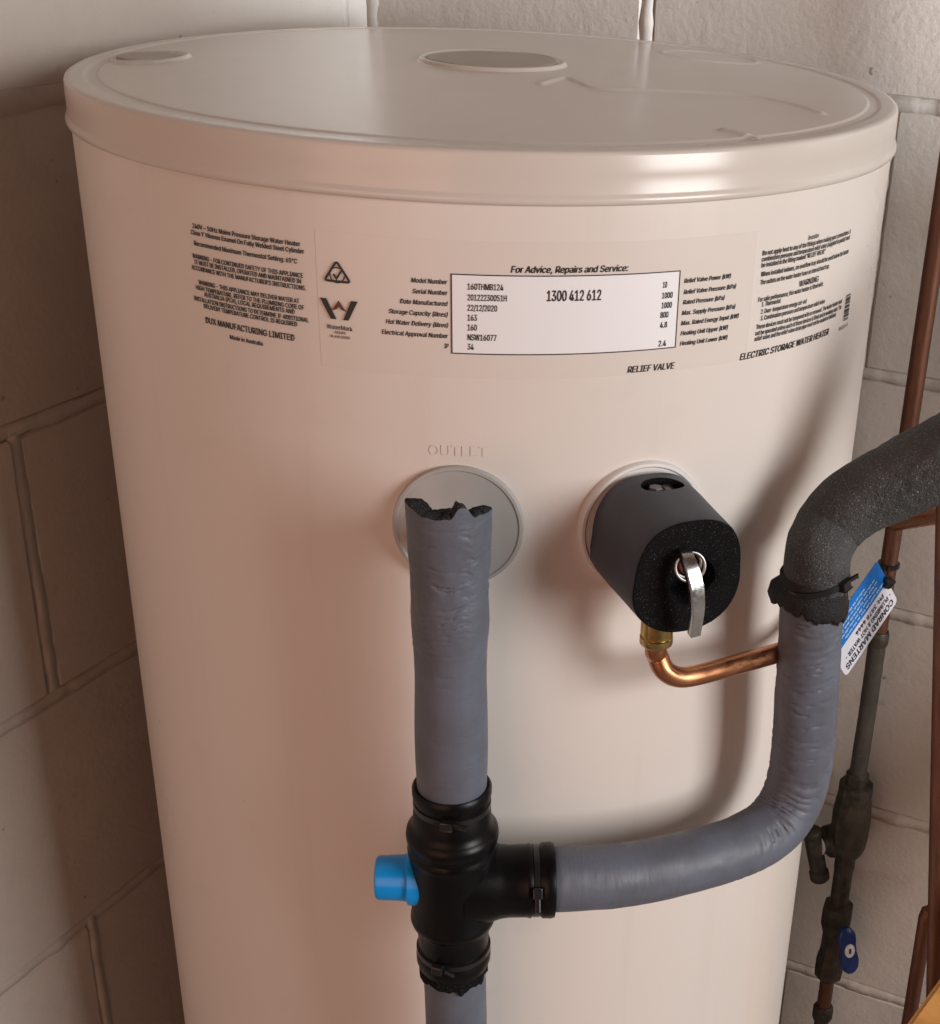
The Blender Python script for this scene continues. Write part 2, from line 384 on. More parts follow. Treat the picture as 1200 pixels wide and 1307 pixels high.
lathe("lid_cap", [(0.0180, -0.004), (0.0186, 0.0008), (0.0180, 0.0014), (0.001, 0.0017)], M_lidcap, (cL[0], cL[1], H+float(lid_height(np.array([cL[0]]), np.array([cL[1]]))[0])), (0, 0, 1), 48, lid)
# --- printed film label, text wrapped round the cylinder
def cyl_pt(u, z, r): a = u/R; return (r*math.sin(a), -r*math.cos(a), z)
def uz(px, py):
    p = on_cyl(px, py, R); return R*math.atan2(p[0], -p[1]), p[2]
def cyl_patch(name, u0, u1, z0, z1, r, m, parent, n=48):
    V = []; F = []
    for i in range(n+1):
        u = u0+(u1-u0)*i/n; V += [cyl_pt(u, z0, r), cyl_pt(u, z1, r)]
    for i in range(n): F.append((2*i, 2*i+2, 2*i+3, 2*i+1))
    return meshobj(name, V, F, m, parent)
def frame_patch(name, u0, u1, z0, z1, w, r, m, parent, n=48):
    V = []; F = []
    for a0, a1, b0, b1 in ((u0, u1, z0, z0+w), (u0, u1, z1-w, z1), (u0, u0+w, z0+w, z1-w), (u1-w, u1, z0+w, z1-w)):
        k = n if a1-a0 > 3*w else 2; b = len(V)
        for i in range(k+1):
            u = a0+(a1-a0)*i/k; V += [cyl_pt(u, b0, r), cyl_pt(u, b1, r)]
        for i in range(k): F.append((b+2*i, b+2*i+2, b+2*i+3, b+2*i+1))
    return meshobj(name, V, F, m, parent)
FONT = None
try:
    import os
    FONT = bpy.data.fonts.load(os.path.join(bpy.utils.system_resource('DATAFILES', path='fonts'), "Inter.woff2"))
except Exception: pass
def flat_text(s, bold=0.0, shear=0.0, extrude=0.0):
    cu = bpy.data.curves.new("t", 'FONT'); cu.body = s; cu.size = 1; cu.offset = bold; cu.shear = shear; cu.extrude = extrude; cu.resolution_u = 3
    if FONT: cu.font = FONT
    o = bpy.data.objects.new("t", cu); COL.objects.link(o)
    dg = bpy.context.evaluated_depsgraph_get(); me = bpy.data.meshes.new_from_object(o.evaluated_get(dg))
    bpy.data.objects.remove(o); bpy.data.curves.remove(cu)
    co = np.zeros(len(me.vertices)*3); me.vertices.foreach_get('co', co); return me, co.reshape(-1, 3)
capH = None
def text_mesh(name, s, width, height, place, m, parent, bold=0.0, shear=0.0, extrude=0.0):
    """place(x, y, e) maps text coordinates in metres to space; height = capital height"""
    global capH
    if capH is None:
        _, c = flat_text("H"); capH = c[:, 1].max()
    me, co = flat_text(s, 0.0, shear, extrude)
    fc = [tuple(p.vertices) for p in me.polygons]; bpy.data.meshes.remove(me)
    shifts = [0.0] if bold <= 0 else [-bold, 0.0, bold]
    x0, x1 = co[:, 0].min()-max(bold, 0), co[:, 0].max()+max(bold, 0); sx = width/(x1-x0); sy = height/capH
    P = []; FF = []
    for j, d in enumerate(shifts):
        b = len(P); P += [np.array(place((c[0]+d-x0)*sx, (c[1]+d*0.4)*sy, c[2] if extrude else j*0.00003)) for c in co]; FF += [tuple(v+b for v in f) for f in fc]
    me = bpy.data.meshes.new(name); me.from_pydata([tuple(map(float, p)) for p in P], [], FF); me.materials.append(m); me.update()
    o = bpy.data.objects.new(name, me); COL.objects.link(o); o.parent = parent
    return o
def cyl_line(s, a, b, h, parent, m=None, bold=0.012, shear=0.0, r=None):
    (u0, z0), (u1, z1) = uz(*a), uz(*b); z = (z0+z1)/2; r = r or R+0.00030
    return text_mesh("printed_line", s, u1-u0, h, lambda x, y, e: cyl_pt(u0+x, z+y, r+e), m or M_ink, parent, bold, shear)
uA, _ = uz(404, 340); uB, _ = uz(958, 400); zT = uz(650, 309)[1]; zB = uz(650, 484)[1]
film = cyl_patch("label_film", uA, uB, zB, zT, R+0.00006, M_film, heater)
film2 = film3 = heater
for s, a, b, h, bo in [
    ("240V ~ 50Hz Mains Pressure Storage Water Heater", (246, 290), (384, 315), .00225, .035),
    ("Class Y Vitreous Enamel On Fully Welded Steel Cylinder", (244, 297.5), (389, 325), .00225, .035),
    ("Recommended Maximum Thermostat Setting: 65°C", (248, 311.7), (380, 337.5), .00225, .035),
    ("WARNING - FOR CONTINUED SAFETY OF THIS APPLIANCE", (246, 327.5), (387.5, 356), .0022, .035),
    ("IT MUST BE INSTALLED, OPERATED AND MAINTAINED IN", (248.7, 335.5), (385, 363), .0022, .035),
    ("ACCORDANCE WITH THE MANUFACTURER'S INSTRUCTIONS.", (245, 342), (391, 372), .0022, .035),
    ("WARNING - THIS APPLIANCE MAY DELIVER WATER AT", (254, 361.7), (382.5, 388), .0022, .035),
    ("HIGH TEMPERATURE. REFER TO THE PLUMBING CODE OF", (250.5, 368), (388.7, 396.5), .0022, .035),
    ("AUSTRALIA (PCA), LOCAL REQUIREMENTS AND", (261, 377), (376.7, 402), .0022, .035),
    ("INSTALLATION INSTRUCTIONS TO DETERMINE IF ADDITIONAL", (248, 381.7), (394.7, 412.5), .0022, .035),
    ("DELIVERY TEMPERATURE CONTROL IS REQUIRED", (260.5, 391.5), (380, 418), .0022, .035),
    ("DUX MANUFACTURING LIMITED", (263, 411), (376.7, 436), .0031, .03),
    ("Made in Australia", (294, 432.5), (336, 441), .0021, .035)]:
    cyl_line(s, a, b, h, film2, bold=bo)
for s, a, b in [("Model Number", (524.8, 360), (571.5, 362.8)), ("Serial Number", (526.7, 374), (572, 376.7)), ("Date Manufactured", (510.7, 386.8), (572, 390.5)),
                ("Storage Capacity (litres)", (496.5, 399.3), (572, 404.4)), ("Hot Water Delivery (litres)", (492.8, 412.4), (572.5, 418)), ("Electrical Approval Number", (487.5, 425.7), (572.5, 431.6)), ("IP", (567, 444), (573, 444.4))]:
    cyl_line(s, a, b, .0022, film, bold=.03, shear=.2)
for s, a, b in [("Relief Valve Power (kW)", (873, 360), (932.4, 355.6)), ("Relief Valve Pressure (kPa)", (872.4, 374.4), (939, 368.4)), ("Rated Pressure (kPa)", (871.4, 387.6), (924.4, 383)),
                ("Max. Supply Pressure (kPa)", (870, 401), (938, 394.4)), ("Max. Rated Energy Input (kW)", (869, 414), (942.4, 406.4)), ("Heating Unit Upper (kW)", (868.4, 427), (928.6, 421)), ("Heating Unit Lower (kW)", (867.6, 440), (928, 433.6))]:
    cyl_line(s, a, b, .0022, film, bold=.03, shear=.2)
cyl_line("For Advice, Repairs and Service:", (652, 346.8), (802, 346.6), .0031, film, bold=.03, shear=.2)
cyl_line("RELIEF VALVE", (800.6, 475), (861, 470.6), .0032, film, bold=.03, shear=.2)
b0, b1 = uz(575.5, 349.5)[0], uz(868.5, 347)[0]; bz0, bz1 = uz(576.5, 450)[1]-.0004, uz(575.5, 348.7)[1]
panel = cyl_patch("rating_panel", b0, b1, bz0, bz1, R+0.00025, M_white, film); frame_patch("panel_border", b0, b1, bz0, bz1, .00055, R+0.0004, M_ink, film)
RP = R+0.0005
for s, a, b in [("160THMB124", (597, 369.7), (642.7, 369.9)), ("20122230051H", (597, 383.6), (647, 383.8)), ("22/12/2020", (597, 396.7), (634.7, 396.8)), ("163", (597, 408.9), (609, 409)), ("160", (597, 421.4), (609, 421.5)), ("NSW16077", (597, 434.2), (634, 434.4)), ("34", (597, 446), (605, 446)),
                ("10", (845.6, 367), (851, 366.8)), ("1000", (844.6, 380.4), (858, 380)), ("1000", (844, 393), (857, 392.6)), ("800", (842.4, 405.3), (852.6, 405)), ("4.8", (842, 418), (851, 417.7)), ("2.4", (840, 441.6), (849.6, 441.3))]:
    cyl_line(s, a, b, .0029, film, bold=.022, r=RP)
cyl_line("1300 412 612", (697.9, 383.3), (767, 383.3), .0050, film, bold=.025, r=RP)
for s, a, b in [("Do not apply heat to any of the fittings when making your connections. A", (973, 325.8), (1085, 298)), ("combination pressure and temperature relief valve (supplied in packs) must", (972, 333), (1084, 305.8)),
                ("be installed in the fitting marked \"RELIEF VALVE\"", (971.7, 340.8), (1052.8, 323.7)), ("When installed indoors, an overflow tray should be used below the heater", (971, 351.7), (1082.5, 324)),
                ("The outlets on the water heater have an internal heat trap.", (970, 362.5), (1058, 342.5)), ("For safe performance, this water heater is fitted with:", (967.5, 384), (1050, 366)),
                ("1. Thermostat", (972, 391), (996, 386.5)), ("2. Over-temperature energy cut-out", (971, 400), (1029, 387.2)), ("3. Combination pressure and temperature relief valve", (970.5, 407.5), (1052, 388)),
                ("These devices must not be tampered with or removed. The water heater must", (965, 418), (1074, 388.5)), ("not be operated unless each of these devices is fitted and in working order. The", (964, 426), (1073, 396)),
                ("relief valve and the relief valve drain pipe must not be sealed or blocked", (963, 434), (1066, 405))]:
    cyl_line(s, a, b, .0024, film3, bold=.025)
cyl_line("Installer", (1031, 305.8), (1045, 303), .0022, film3, bold=.015, shear=.15)
cyl_line("WARNING", (1019.5, 365.5), (1044, 359.5), .0031, film3, bold=.012)
cyl_line("ELECTRIC STORAGE WATER HEATER", (943.8, 458.7), (1057, 427.5), .0034, film, bold=.03, shear=.2)
cyl_line("AH123-E", (1070, 421), (1081, 417.5), .0020, film3, bold=.006)
# barcode strip
ub0, ub1 = uz(1078, 392)[0], uz(1083.5, 391)[0]; zb0, zb1 = uz(1077, 409)[1], uz(1083, 375.5)[1]
V = []; F = []; z = zb0; rs = random.Random(4)
while z < zb1:
    h = rs.choice([.00035, .0005, .0009, .0013]); b = len(V)
    V += [cyl_pt(ub0, z, R+.0005), cyl_pt(ub1, z, R+.0005), cyl_pt(ub1, min(z+h, zb1), R+.0005), cyl_pt(ub0, min(z+h, zb1), R+.0005)]; F.append((b, b+1, b+2, b+3)); z += h+rs.choice([.00025, .0004, .0007])
meshobj("barcode", V, F, M_ink, film3, False)
# logos (strokes drawn in the label's plane and wrapped)
def stroke(pts, w, closed=False):
    P = [np.array(p, float) for p in pts]; n = len(P); V = []; F = []
    for i in range(n):
        a = P[(i-1) % n] if (closed or i) else P[i]; b = P[(i+1) % n] if (closed or i < n-1) else P[i]
        d1 = unit(P[i]-a) if np.linalg.norm(P[i]-a) > 0 else unit(b-P[i]); d2 = unit(b-P[i]) if np.linalg.norm(b-P[i]) > 0 else d1
        m = unit(d1+d2); nn = np.array([-m[1], m[0]]); k = w/2/max(0.35, m@d1); V += [P[i]+nn*k, P[i]-nn*k]
    for i in range(n if closed else n-1): j = (i+1) % n; F.append((2*i, 2*i+1, 2*j+1, 2*j))
    return V, F
def logo(name, parts, parent, m, r=R+.0006):
    V = []; F = []
    for v, f in parts:
        b = len(V); V += [cyl_pt(p[0], p[1], r) for p in v]; F += [tuple(i+b for i in q) for q in f]
    return meshobj(name, V, F, m, parent, False)
pa, pl, pr = [np.array(uz(*p)) for p in ((429.5, 332), (414, 357), (448.5, 361.3))]
pl[1] = pr[1] = (pl[1]+pr[1])/2; pa[0] = (pl[0]+pr[0])/2
tri = []
for A, B, C2 in ((pa, pl, pr), (pl, pr, pa), (pr, pa, pl)):
    e = unit(C2-A); g = unit(B-A)
    for t in np.linspace(0, 1, 5): tri.append(A+(e*(1-t)**2+g*t*t)*0.0016+ (e+g)*0.0002)
cc = (pa+pl+pr)/3+np.array([0, -.0002])
circ = [cc+np.array([math.cos(t), math.sin(t)])*.0036 for t in np.linspace(0.5, 2*math.pi-0.05, 28)]
ck = [cc+np.array(p) for p in ((-.0018, .0004), (-.0004, -.0018), (.0028, .0030))]
logo("compliance_mark", [stroke(tri, .0011, True), stroke(circ, .0006), stroke(ck, .0009)], film, M_ink)
w0 = np.array(uz(409, 379)); w1 = np.array(uz(457, 385)); wb = uz(433, 407.5)[1]; ww = w1[0]-w0[0]; wt = (w0[1]+w1[1])/2; wh = wt-wb
def wp(x, y): return np.array([w0[0]+ww*x, wb+wh*y])
logo("pipe_mark", [([wp(0, 1), wp(.17, 1), wp(.42, .0), wp(.27, 0)], [(0, 3, 2, 1)]), ([wp(1, 1), wp(.83, 1), wp(.60, 0), wp(.74, 0)], [(0, 1, 2, 3)])], film, M_ink)
logo("arrow_mark", [([wp(.5, .96), wp(.30, .42), wp(.44, .52), wp(.5, .66), wp(.56, .52), wp(.70, .42)], [(0, 1, 2, 3), (0, 3, 4, 5)])], film, M_inkred, R+.0007)
cyl_line("WaterMark", (417.5, 418.7), (450.5, 422.5), .0021, film, bold=.012)
cyl_line("AS3498", (427.5, 425.3), (441.5, 426.8), .0013, film, M_inkred, bold=.012)
cyl_line("© of © 00000", (422.5, 430.5), (447, 432.6), .0013, film, M_inkred, bold=.012)
# embossed word above the outlet
(u0, z0), (u1, z1) = uz(548, 580), uz(622, 580)
text_mesh("embossed_word", "OUTLET", u1-u0, .0052, lambda x, y, e: cyl_pt(u0+x, z0+y, R+0.0001+(0.00018 if e > 0 else 0)), M_enamel, heater, 0.0, 0, 0.01)
# wall plates round the two openings
def rad_frame(px, py):
    p = on_cyl(px, py, R); er = unit((p[0], p[1], 0)); et = np.array([-er[1], er[0], 0.]); return p, er, et
pO, erO, etO = rad_frame(585, 671)
lathe("outlet_plate", [(0.0330, -0.006), (0.0330, 0.0016), (0.0324, 0.0024), (0.0310, 0.0026), (0.0302, 0.0019), (0.016, 0.0019)], M_plate, pO, erO, 80, heater, ref=(0, 0, 1))
pV, erV, etV = rad_frame(818, 668)
lathe("relief_plate", [(0.0350, -0.006), (0.0350, 0.0020), (0.0342, 0.0030), (0.0328, 0.0032), (0.0318, 0.0022), (0.016, 0.0022)], M_plate2, pV, erV, 80, heater, ref=(0, 0, 1))

# ------------------------------------------------------------------ outlet sleeve, valve block, sleeves
RC = 0.2835
a0 = math.atan2(pO[0], -pO[1]); AXO = np.array([RC*math.sin(a0), -RC*math.cos(a0)])
def z_at(py, xy=AXO):
    lo, hi = H-1.2, H+0.1
    for _ in range(50):
        m = (lo+hi)/2; v = np.array([xy[0], xy[1], m])-CAM; y = CY-FPX*(v@CU)/(v@CF)
        if y > py: lo = m
        else: hi = m
    return (lo+hi)/2
z_cuff = z_at(984); z_top = z_at(641)
# open torn foam sleeve with wall thickness
def torn_sleeve():
    ns, sg = 230, 120
    ph = np.linspace(0, 2*np.pi, sg, endpoint=False)       # 0 = towards the camera, positive to the right
    ex = np.array([math.cos(a0), math.sin(a0), 0]); ey = np.array([math.sin(a0), -math.cos(a0), 0])
    def top(p):
        z = 0.0*p
        dl = (p+1.15+np.pi) % (2*np.pi)-np.pi
        z = z+0.0024*np.exp(-(dl/0.45)**4)                                          # standing lip on the left
        d2 = (p-0.42+np.pi) % (2*np.pi)-np.pi; z = z+0.0058*np.exp(-(np.abs(d2)/0.20)**3)   # rounded tongue
        d3 = (p-1.3+np.pi) % (2*np.pi)-np.pi; z = z-0.0012*np.exp(-(d3/0.45)**2)
        z = z-0.0006*np.exp(-((p+0.15)/0.3)**2)
        z = z-0.0120*sstep(1.35, 2.3, np.abs((p+np.pi) % (2*np.pi)-np.pi))           # cut away where the nipple enters
        return z+0.0012*vnoise(p*7+50, 0.5)+0.0007*vnoise(p*23+50, 2.5)
    phs = (ph+np.pi) % (2*np.pi)-np.pi
    zt = z_top+top(phs); V = []; U = []; F = []
    Lr = z_top-z_cuff
    for i in range(ns+1):
        t = i/ns; z = z_cuff-0.012+(zt-(z_cuff-0.012))*t
        h = z_top-z
        r = 0.0180+0.0005*np.sin(h*60)+0.0023*np.clip(1-h/0.045, 0, 1.3)+0.0004*vnoise(h*40+3, phs*1.5+7)
        r = r+0.0012*np.exp(-((h-0.062)/0.018)**2)
        wr = np.clip(1.15-np.abs(h-0.042)/0.05, 0, 1)
        q = vnoise(h*340+vnoise(h*30, phs*2+9)*1.4, phs*0.9+20)
        r = r-wr*0.0015*np.clip(0.08-np.abs(q), 0, 1)/0.08*np.clip(0.4+vnoise(phs*3+4, h*40)*1.6, 0, 1)
        r = r+wr*0.0005*vnoise(h*160, phs*5+11)
        V += list(np.stack([AXO[0]+r*(np.sin(ph)*ex[0]+np.cos(ph)*ey[0]), AXO[1]+r*(np.sin(ph)*ex[1]+np.cos(ph)*ey[1]), z], 1)); U += [(float(zz), p*0.02) for zz, p in zip(z, phs)]
    for i in range(ns):
        for k in range(sg): a = i*sg+k; b = i*sg+(k+1) % sg; F.append((a, b, b+sg, a+sg))
    o = meshobj("sleeve_skin", V, F, M_foam, None, True, U)
    # cut face and inside
    V2 = []; F2 = []; base_ring = np.array(V[ns*sg:(ns+1)*sg])
    prev = 0
    rings = [(0.0, 0.0), (0.0008, 0.0006), (0.0040, 0.0006), (0.0080, 0.0000), (0.0105, -0.002), (0.0112, -0.02), (0.0112, -0.05)]
    for (inn, dz) in rings:
        c = np.array([AXO[0], AXO[1], 0]); d = base_ring-c; d[:, 2] = 0; rn = np.linalg.norm(d, axis=1)[:, None]
        nz = (0.0016*vnoise(ph*14+inn*3000, inn*900+3)+0.0010*vnoise(ph*40, inn*2000))*(inn > 0)
        P = base_ring-d/rn*inn; P[:, 2] = base_ring[:, 2]+dz+nz; V2 += list(P)
    for i in range(len(rings)-1):
        for k in range(sg): a = i*sg+k; b = i*sg+(k+1) % sg; F2.append((a, b, b+sg, a+sg))
    return o, V2, F2
sl = thing("pipe_sleeve", "upright grey foam pipe sleeve with a torn open top over the outlet plate", "pipe insulation")
sk, V2, F2 = torn_sleeve(); sk.parent = sl
meshobj("cut_foam_edge", V2, F2, M_torn, sl)
tube("outlet_elbow", catmull([pO+erO*(-0.004), pO+erO*0.022, pO+erO*0.038+UPZ*-0.003, np.array([AXO[0], AXO[1], pO[2]-0.016]), np.array([AXO[0], AXO[1], z_cuff-0.01])], 10), 0.0064, M_brass, sl, 20)

# black valve block
def zz(py): return z_at(py)
mv = thing("mixing_valve", "black rubber covered mixing valve with cable ties and a side branch", "valve")
zc_t = zz(1140)
prof = []
for py, r in [(1228, .0150), (1226, .0192), (1220, .0203), (1212, .0204), (1208, .0194), (1204, .0190), (1190, .0193), (1180, .0197), (1174, .0205), (1171, .0224), (1167, .0230), (1163, .0229), (1160, .0222), (1130, .0226), (1090, .0228), (1086, .0229), (1083, .0237), (1079, .0238), (1076, .0229), (1073, .0228), (1070, .0230), (1068, .0240), (1062, .0244), (1056, .0240), (1053, .0226), (1050, .0214), (1044, .0206), (1030, .0202), (1026, .0193), (1020, .0193), (1016, .0201), (1010, .0206), (1003, .0206), (1000, .0196), (1002, .0165)]:
    prof.append((r, zz(py)))
lathe("valve_body", prof, M_black, (AXO[0], AXO[1], 0), (0, 0, 1), 72, mv, ang=45)
# L sleeve path follows the tank
Lp = [on_cyl(x, y, RC) for x, y in ((700, 1123), (745, 1121), (795, 1117), (845, 1108), (895, 1096), (945, 1080), (985, 1056), (1010, 1020), (1022, 975), (1027, 930), (1030, 880), (1033, 830), (1036, 780), (1040, 742))]
Lpath = catmull(Lp, 10)
arm_end = Lp[0]; arm_dir = unit(Lpath[6]-Lpath[0]); cT = np.array([AXO[0], AXO[1], arm_end[2]])
ax = unit(arm_end-cT); La = np.linalg.norm(arm_end-cT)
lathe("branch", [(.0225, .006), (.0218, .019), (.0200, .025), (.0194, .030), (.0196, La-.012), (.0202, La-.010), (.0186, La-.008), (.0186, La-.0055), (.0203, La-.0035), (.0206, La+.001), (.0200, La+.003), (.0172, La+.0035)], M_black, cT, ax, 56, mv, ref=(0, 0, 1), ang=60)
def cable_tie(c, axis, rad, parent, head_dir, w=0.0036):
    axis = unit(axis); hd = np.array(head_dir, float); hd = unit(hd-axis*(hd@axis)); t = np.cross(axis, hd)
    o = lathe("cable_tie", [(rad, -w/2), (rad+.0011, -w/2+.0003), (rad+.0011, w/2-.0003), (rad, w/2)], M_tie, c, axis, 48, parent, ref=tuple(hd))
    obox("tie_head", np.array(c)+hd*(rad+.0020), t, axis, hd, (.0062, .0052, .0040), M_tie, o, .0007)
    obox("tie_tail", np.array(c)+hd*(rad+.0022)+t*.0062, unit(t+hd*.25), axis, np.cross(unit(t+hd*.25), axis), (.0085, .0026, .0011), M_tie, o, .0003)
    return o
fr = np.array([math.sin(a0), -math.cos(a0), 0])
cable_tie((AXO[0], AXO[1], zz(1023)), (0.02, 0, 1), .0192, mv, fr+np.array([-.05, 0, 0]))
cable_tie((AXO[0], AXO[1], zz(1206)), (0.0, 0, 1), .0192, mv, fr+np.array([-.35, 0, 0]))
cable_tie(cT+ax*(La-.0068), ax, .0186, mv, fr+UPZ*.35)
# ragged foam under the lower cuff
V = []; F = []; sg = 60
for j, (dr, dz) in enumerate(((.0172, .004), (.0192, -.001), (.0188, -.0045), (.0165, -.0065))):
    for k in range(sg):
        p = 2*math.pi*k/sg; q = vnoise(p*6+3, j*.4+1)+.6*vnoise(p*19, j+2)
        V.append((AXO[0]+(dr+.0008*q)*math.sin(p), AXO[1]-(dr+.0008*q)*math.cos(p), zz(1226)+dz*(1+.9*q) - .002*math.cos(p)))
for j in range(3):
    for k in range(sg): F.append((j*sg+k, j*sg+(k+1) % sg, (j+1)*sg+(k+1) % sg, (j+1)*sg+k))
meshobj("ragged_foam", V, F, M_foamcut, mv)
# blue cap on the left of the block
capd = unit((-math.cos(a0)*0.98, -math.sin(a0)-.05, 0.0))
pcap = on_y(508, 1127, AXO[1]-.004); cc0 = np.array([AXO[0], AXO[1], pcap[2]])
cap_len = np.linalg.norm((on_y(479, 1126, AXO[1]-.004)-cc0)[:2])
cb = lathe("blue_cap", [(.0150, .010), (.0150, .0215), (.0146, .0235), (.0128, .0245), (.0124, .0262), (.0118, cap_len-.0022), (.0112, cap_len-.0007), (.0098, cap_len), (.004, cap_len+.0002)], M_bluecap, cc0, capd, 56, mv, ref=(0, 0, 1))
cb["label"] = "bright blue plastic cap"
# sleeves
def wrinkles(amp, lo, hi, phc=None):
    def f(s, ph, L):
        k = np.clip((s-lo)/.03, 0, 1)*np.clip((hi-s)/.03, 0, 1)
        q = vnoise(s*360+vnoise(s*35, ph*2+9)*1.2+vnoise(ph*1.7, s*22+3)*1.2, ph*.8+20)
        w = np.clip(.16-np.abs(q), 0, 1)/.16*np.clip(.55+vnoise(ph*2+4, s*45)*1.7, 0, 1)
        d = -k*amp*w+.00025*vnoise(s*120, ph*3+11)+.0006*vnoise(s*18, ph*1.1+2)
        return d
    return f
lower = tube("pipe_sleeve", [(AXO[0], AXO[1], zz(1215)), (AXO[0]+.001, AXO[1], zz(1300)), (AXO[0]+.004, AXO[1], .34), (AXO[0]+.004, AXO[1], .004)], .0172, M_foam, None, 64, .004, wrinkles(.0006, .2, .8))
tag(lower, "straight grey foam pipe sleeve hanging below the black valve block", "pipe insulation", "grey pipe sleeves")
Lsl = tube("pipe_sleeve", Lpath, lambda s, L: .0178-.0004*math.sin(s*25)-.0010*max(0, 1-s/.004)-.0016*min(1, max(0, s-L+.014)/.006), M_foam, None, 120, .0011, wrinkles(.0012, .10, .40))
tag(Lsl, "grey foam pipe sleeve curving up from the valve block's branch, wrinkled at its bend", "pipe insulation", "grey pipe sleeves")
Ls2, _ = resample(Lpath, .002)
# dark elbow sleeve
dk = thing("elbow_sleeve", "black speckled foam sleeve on the pipe elbow rising to the right", "pipe insulation")
Dp = [Lp[-3], Lp[-1], on_cyl(1045, 705, RC), on_y(1057, 676, -.211), on_y(1080, 650, -.211), on_y(1112, 629, -.211), on_y(1160, 606, -.213), on_y(1215, 578, -.218), on_y(1290, 532, -.224), on_y(1400, 462, -.23), np.array([.46, -.235, H-.075]), np.array([.58, -.215, H-.068]), np.array([.65, -.15, H-.066]), np.array([.675, -.07, H-.066]), np.array([.69, -.052, H-.066])]
Dpath = catmull(Dp, 10)
dpath2, ds = resample(Dpath, .002)
def ddisp(s, ph, L): return .0009*vnoise(s*90, ph*2.2+3)+.0006*vnoise(s*260, ph*6+8)
sel = [i for i in range(len(ds)) if ds[i] > .031]
tube("sleeve_skin", dpath2[sel], lambda s, L: .0178+.0040*min(1, max(0, s-.03)/.08), M_foamdark, dk, 96, .0015, ddisp)
# flared collar end with cable tie
T, N, B = frames(dpath2)
i0 = sel[0]; c0 = dpath2[i0]; d0 = unit(dpath2[i0+6]-dpath2[i0])
V = []; F = []; sg = 72
left = -np.array([CR[0], CR[1], 0]); e1 = unit(left-d0*(left@d0)); e2 = np.cross(d0, e1)
rings = [(.0172, .018), (.0183, .0160), (.0178, .0125), (.0190, .006), (.0199, .000), (.0190, -.003), (.017, -.0025)]
for j, (r, h) in enumerate(rings):
    for k in range(sg):
        p = 2*math.pi*k/sg; q = vnoise(p*3+2, j*.5)+.5*vnoise(p*11, j+7)
        fl_ = math.exp(-((p if p < math.pi else p-2*math.pi)/.45)**2)*(.0052 if 2 < j < 6 else .001)
        rag = (-.004*vnoise(p*8+1, 5.)-.003*vnoise(p*21, 8.)) if j >= 4 else 0
        V.append(c0+d0*(h+rag+.008*math.cos(p)*(j >= 3)*.5)+(e1*math.cos(p)+e2*math.sin(p))*(r+.0009*q+fl_))
for j in range(len(rings)-1):
    for k in range(sg): F.append((j*sg+k, (j+1)*sg+k, (j+1)*sg+(k+1) % sg, j*sg+(k+1) % sg))
meshobj("collar", V, F, M_collar, dk)
cable_tie(c0+d0*.0135, unit(d0+e1*.25), .0179, dk, -e1*.75-CF*.9, .0042)

# ------------------------------------------------------------------ relief valve
rv = thing("relief_valve", "relief valve in a black foam cover with a steel lever", "relief valve")
def loc(t, z, r): return pV+etV*t+UPZ*z+erV*r
SG = 96
def sec(scale=1.0, shift=0.0, rr_=0.0):
    out = []
    for k in range(SG):
        p = 2*math.pi*k/SG
        sg_ = lambda v: math.copysign(abs(v)**(2/2.5), v); x = .0270*sg_(math.sin(p)); z = .0270*sg_(math.cos(p))
        if z < 0: z *= 1.14; x *= 1+.04*math.sin(math.pi*min(1, -z/.033))
        if p > math.pi: x *= 1+.05*math.exp(-((p-4.4)/.5)**2)
        q = 1+.022*vnoise(math.sin(p)*2.1+7, math.cos(p)*2.1+rr_*18+5)
        out.append((x*scale*q, z*scale*q+shift+.0012*scale))
    return out
def hole():
    return [(.0098*math.sin(2*math.pi*k/SG)*(1+.55*max(0, math.sin(2*math.pi*k/SG))**3+.12*vnoise(k*.5, 3)), -.002+.0145*math.cos(2*math.pi*k/SG)) for k in range(SG)]
LEN = .058
V = []; F = []; rings = []
def addring(pts, r, nz=0.0):
    b = len(V)
    for k, (x, z) in enumerate(pts):
        V.append(loc(x, z-.05*r, r+nz*vnoise(k*.9, r*900)))
    rings.append(b)
for s_, r in ((1.0, .0035), (1.08, .006), (1.08, .014), (1.08, .022), (1.07, .03), (1.06, .04), (1.055, .050), (1.05, LEN-.002), (1.04, LEN-.0006)): addring(sec(s_, 0, r), r)
outer_end = len(rings)-1
hl = hole(); so = sec(1.04, 0, LEN)
for f in (.97, .8, .62, .45, .3, .15): addring([(a*f+b*(1-f), c*f+d*(1-f)) for (a, c), (b, d) in zip(so, hl)], LEN+(0 if f > .96 else .0), .0012 if f < .96 else .0004)
addring(hl, LEN-.0012, .001); addring([(a*.96, b*.96) for a, b in hl], LEN-.018); addring([(a*.5, b*.5) for a, b in hl], LEN-.0185); addring([(a*.02, b*.02) for a, b in hl], LEN-.0185)
addring([(a*.3, b*.3) for a, b in sec(.94)], .0034)
nm = len(rings)
def bridge(a, b):
    for k in range(SG): F.append((a+k, a+(k+1) % SG, b+(k+1) % SG, b+k))
nskin = 0
for j in range(nm-2): 
    bridge(rings[j], rings[j+1])
    if j == outer_end-1: nskin = len(F)
bridge(rings[nm-1], rings[0])
b = rings[nm-1]; F.append(tuple(b+k for k in range(SG))); b = rings[nm-2]; F.append(tuple(b+k for k in reversed(range(SG))))
cover = meshobj("foam_cover", V, F, M_cover, None)
cover.data.materials.append(M_foamcut)
for i, pg in enumerate(cover.data.polygons):
    if nskin <= i < (nm-2)*SG: pg.material_index = 1
bmx = bmesh.new(); bmx.from_mesh(cover.data); bmesh.ops.recalc_face_normals(bmx, faces=bmx.faces[:]); bmx.to_mesh(cover.data); bmx.free()
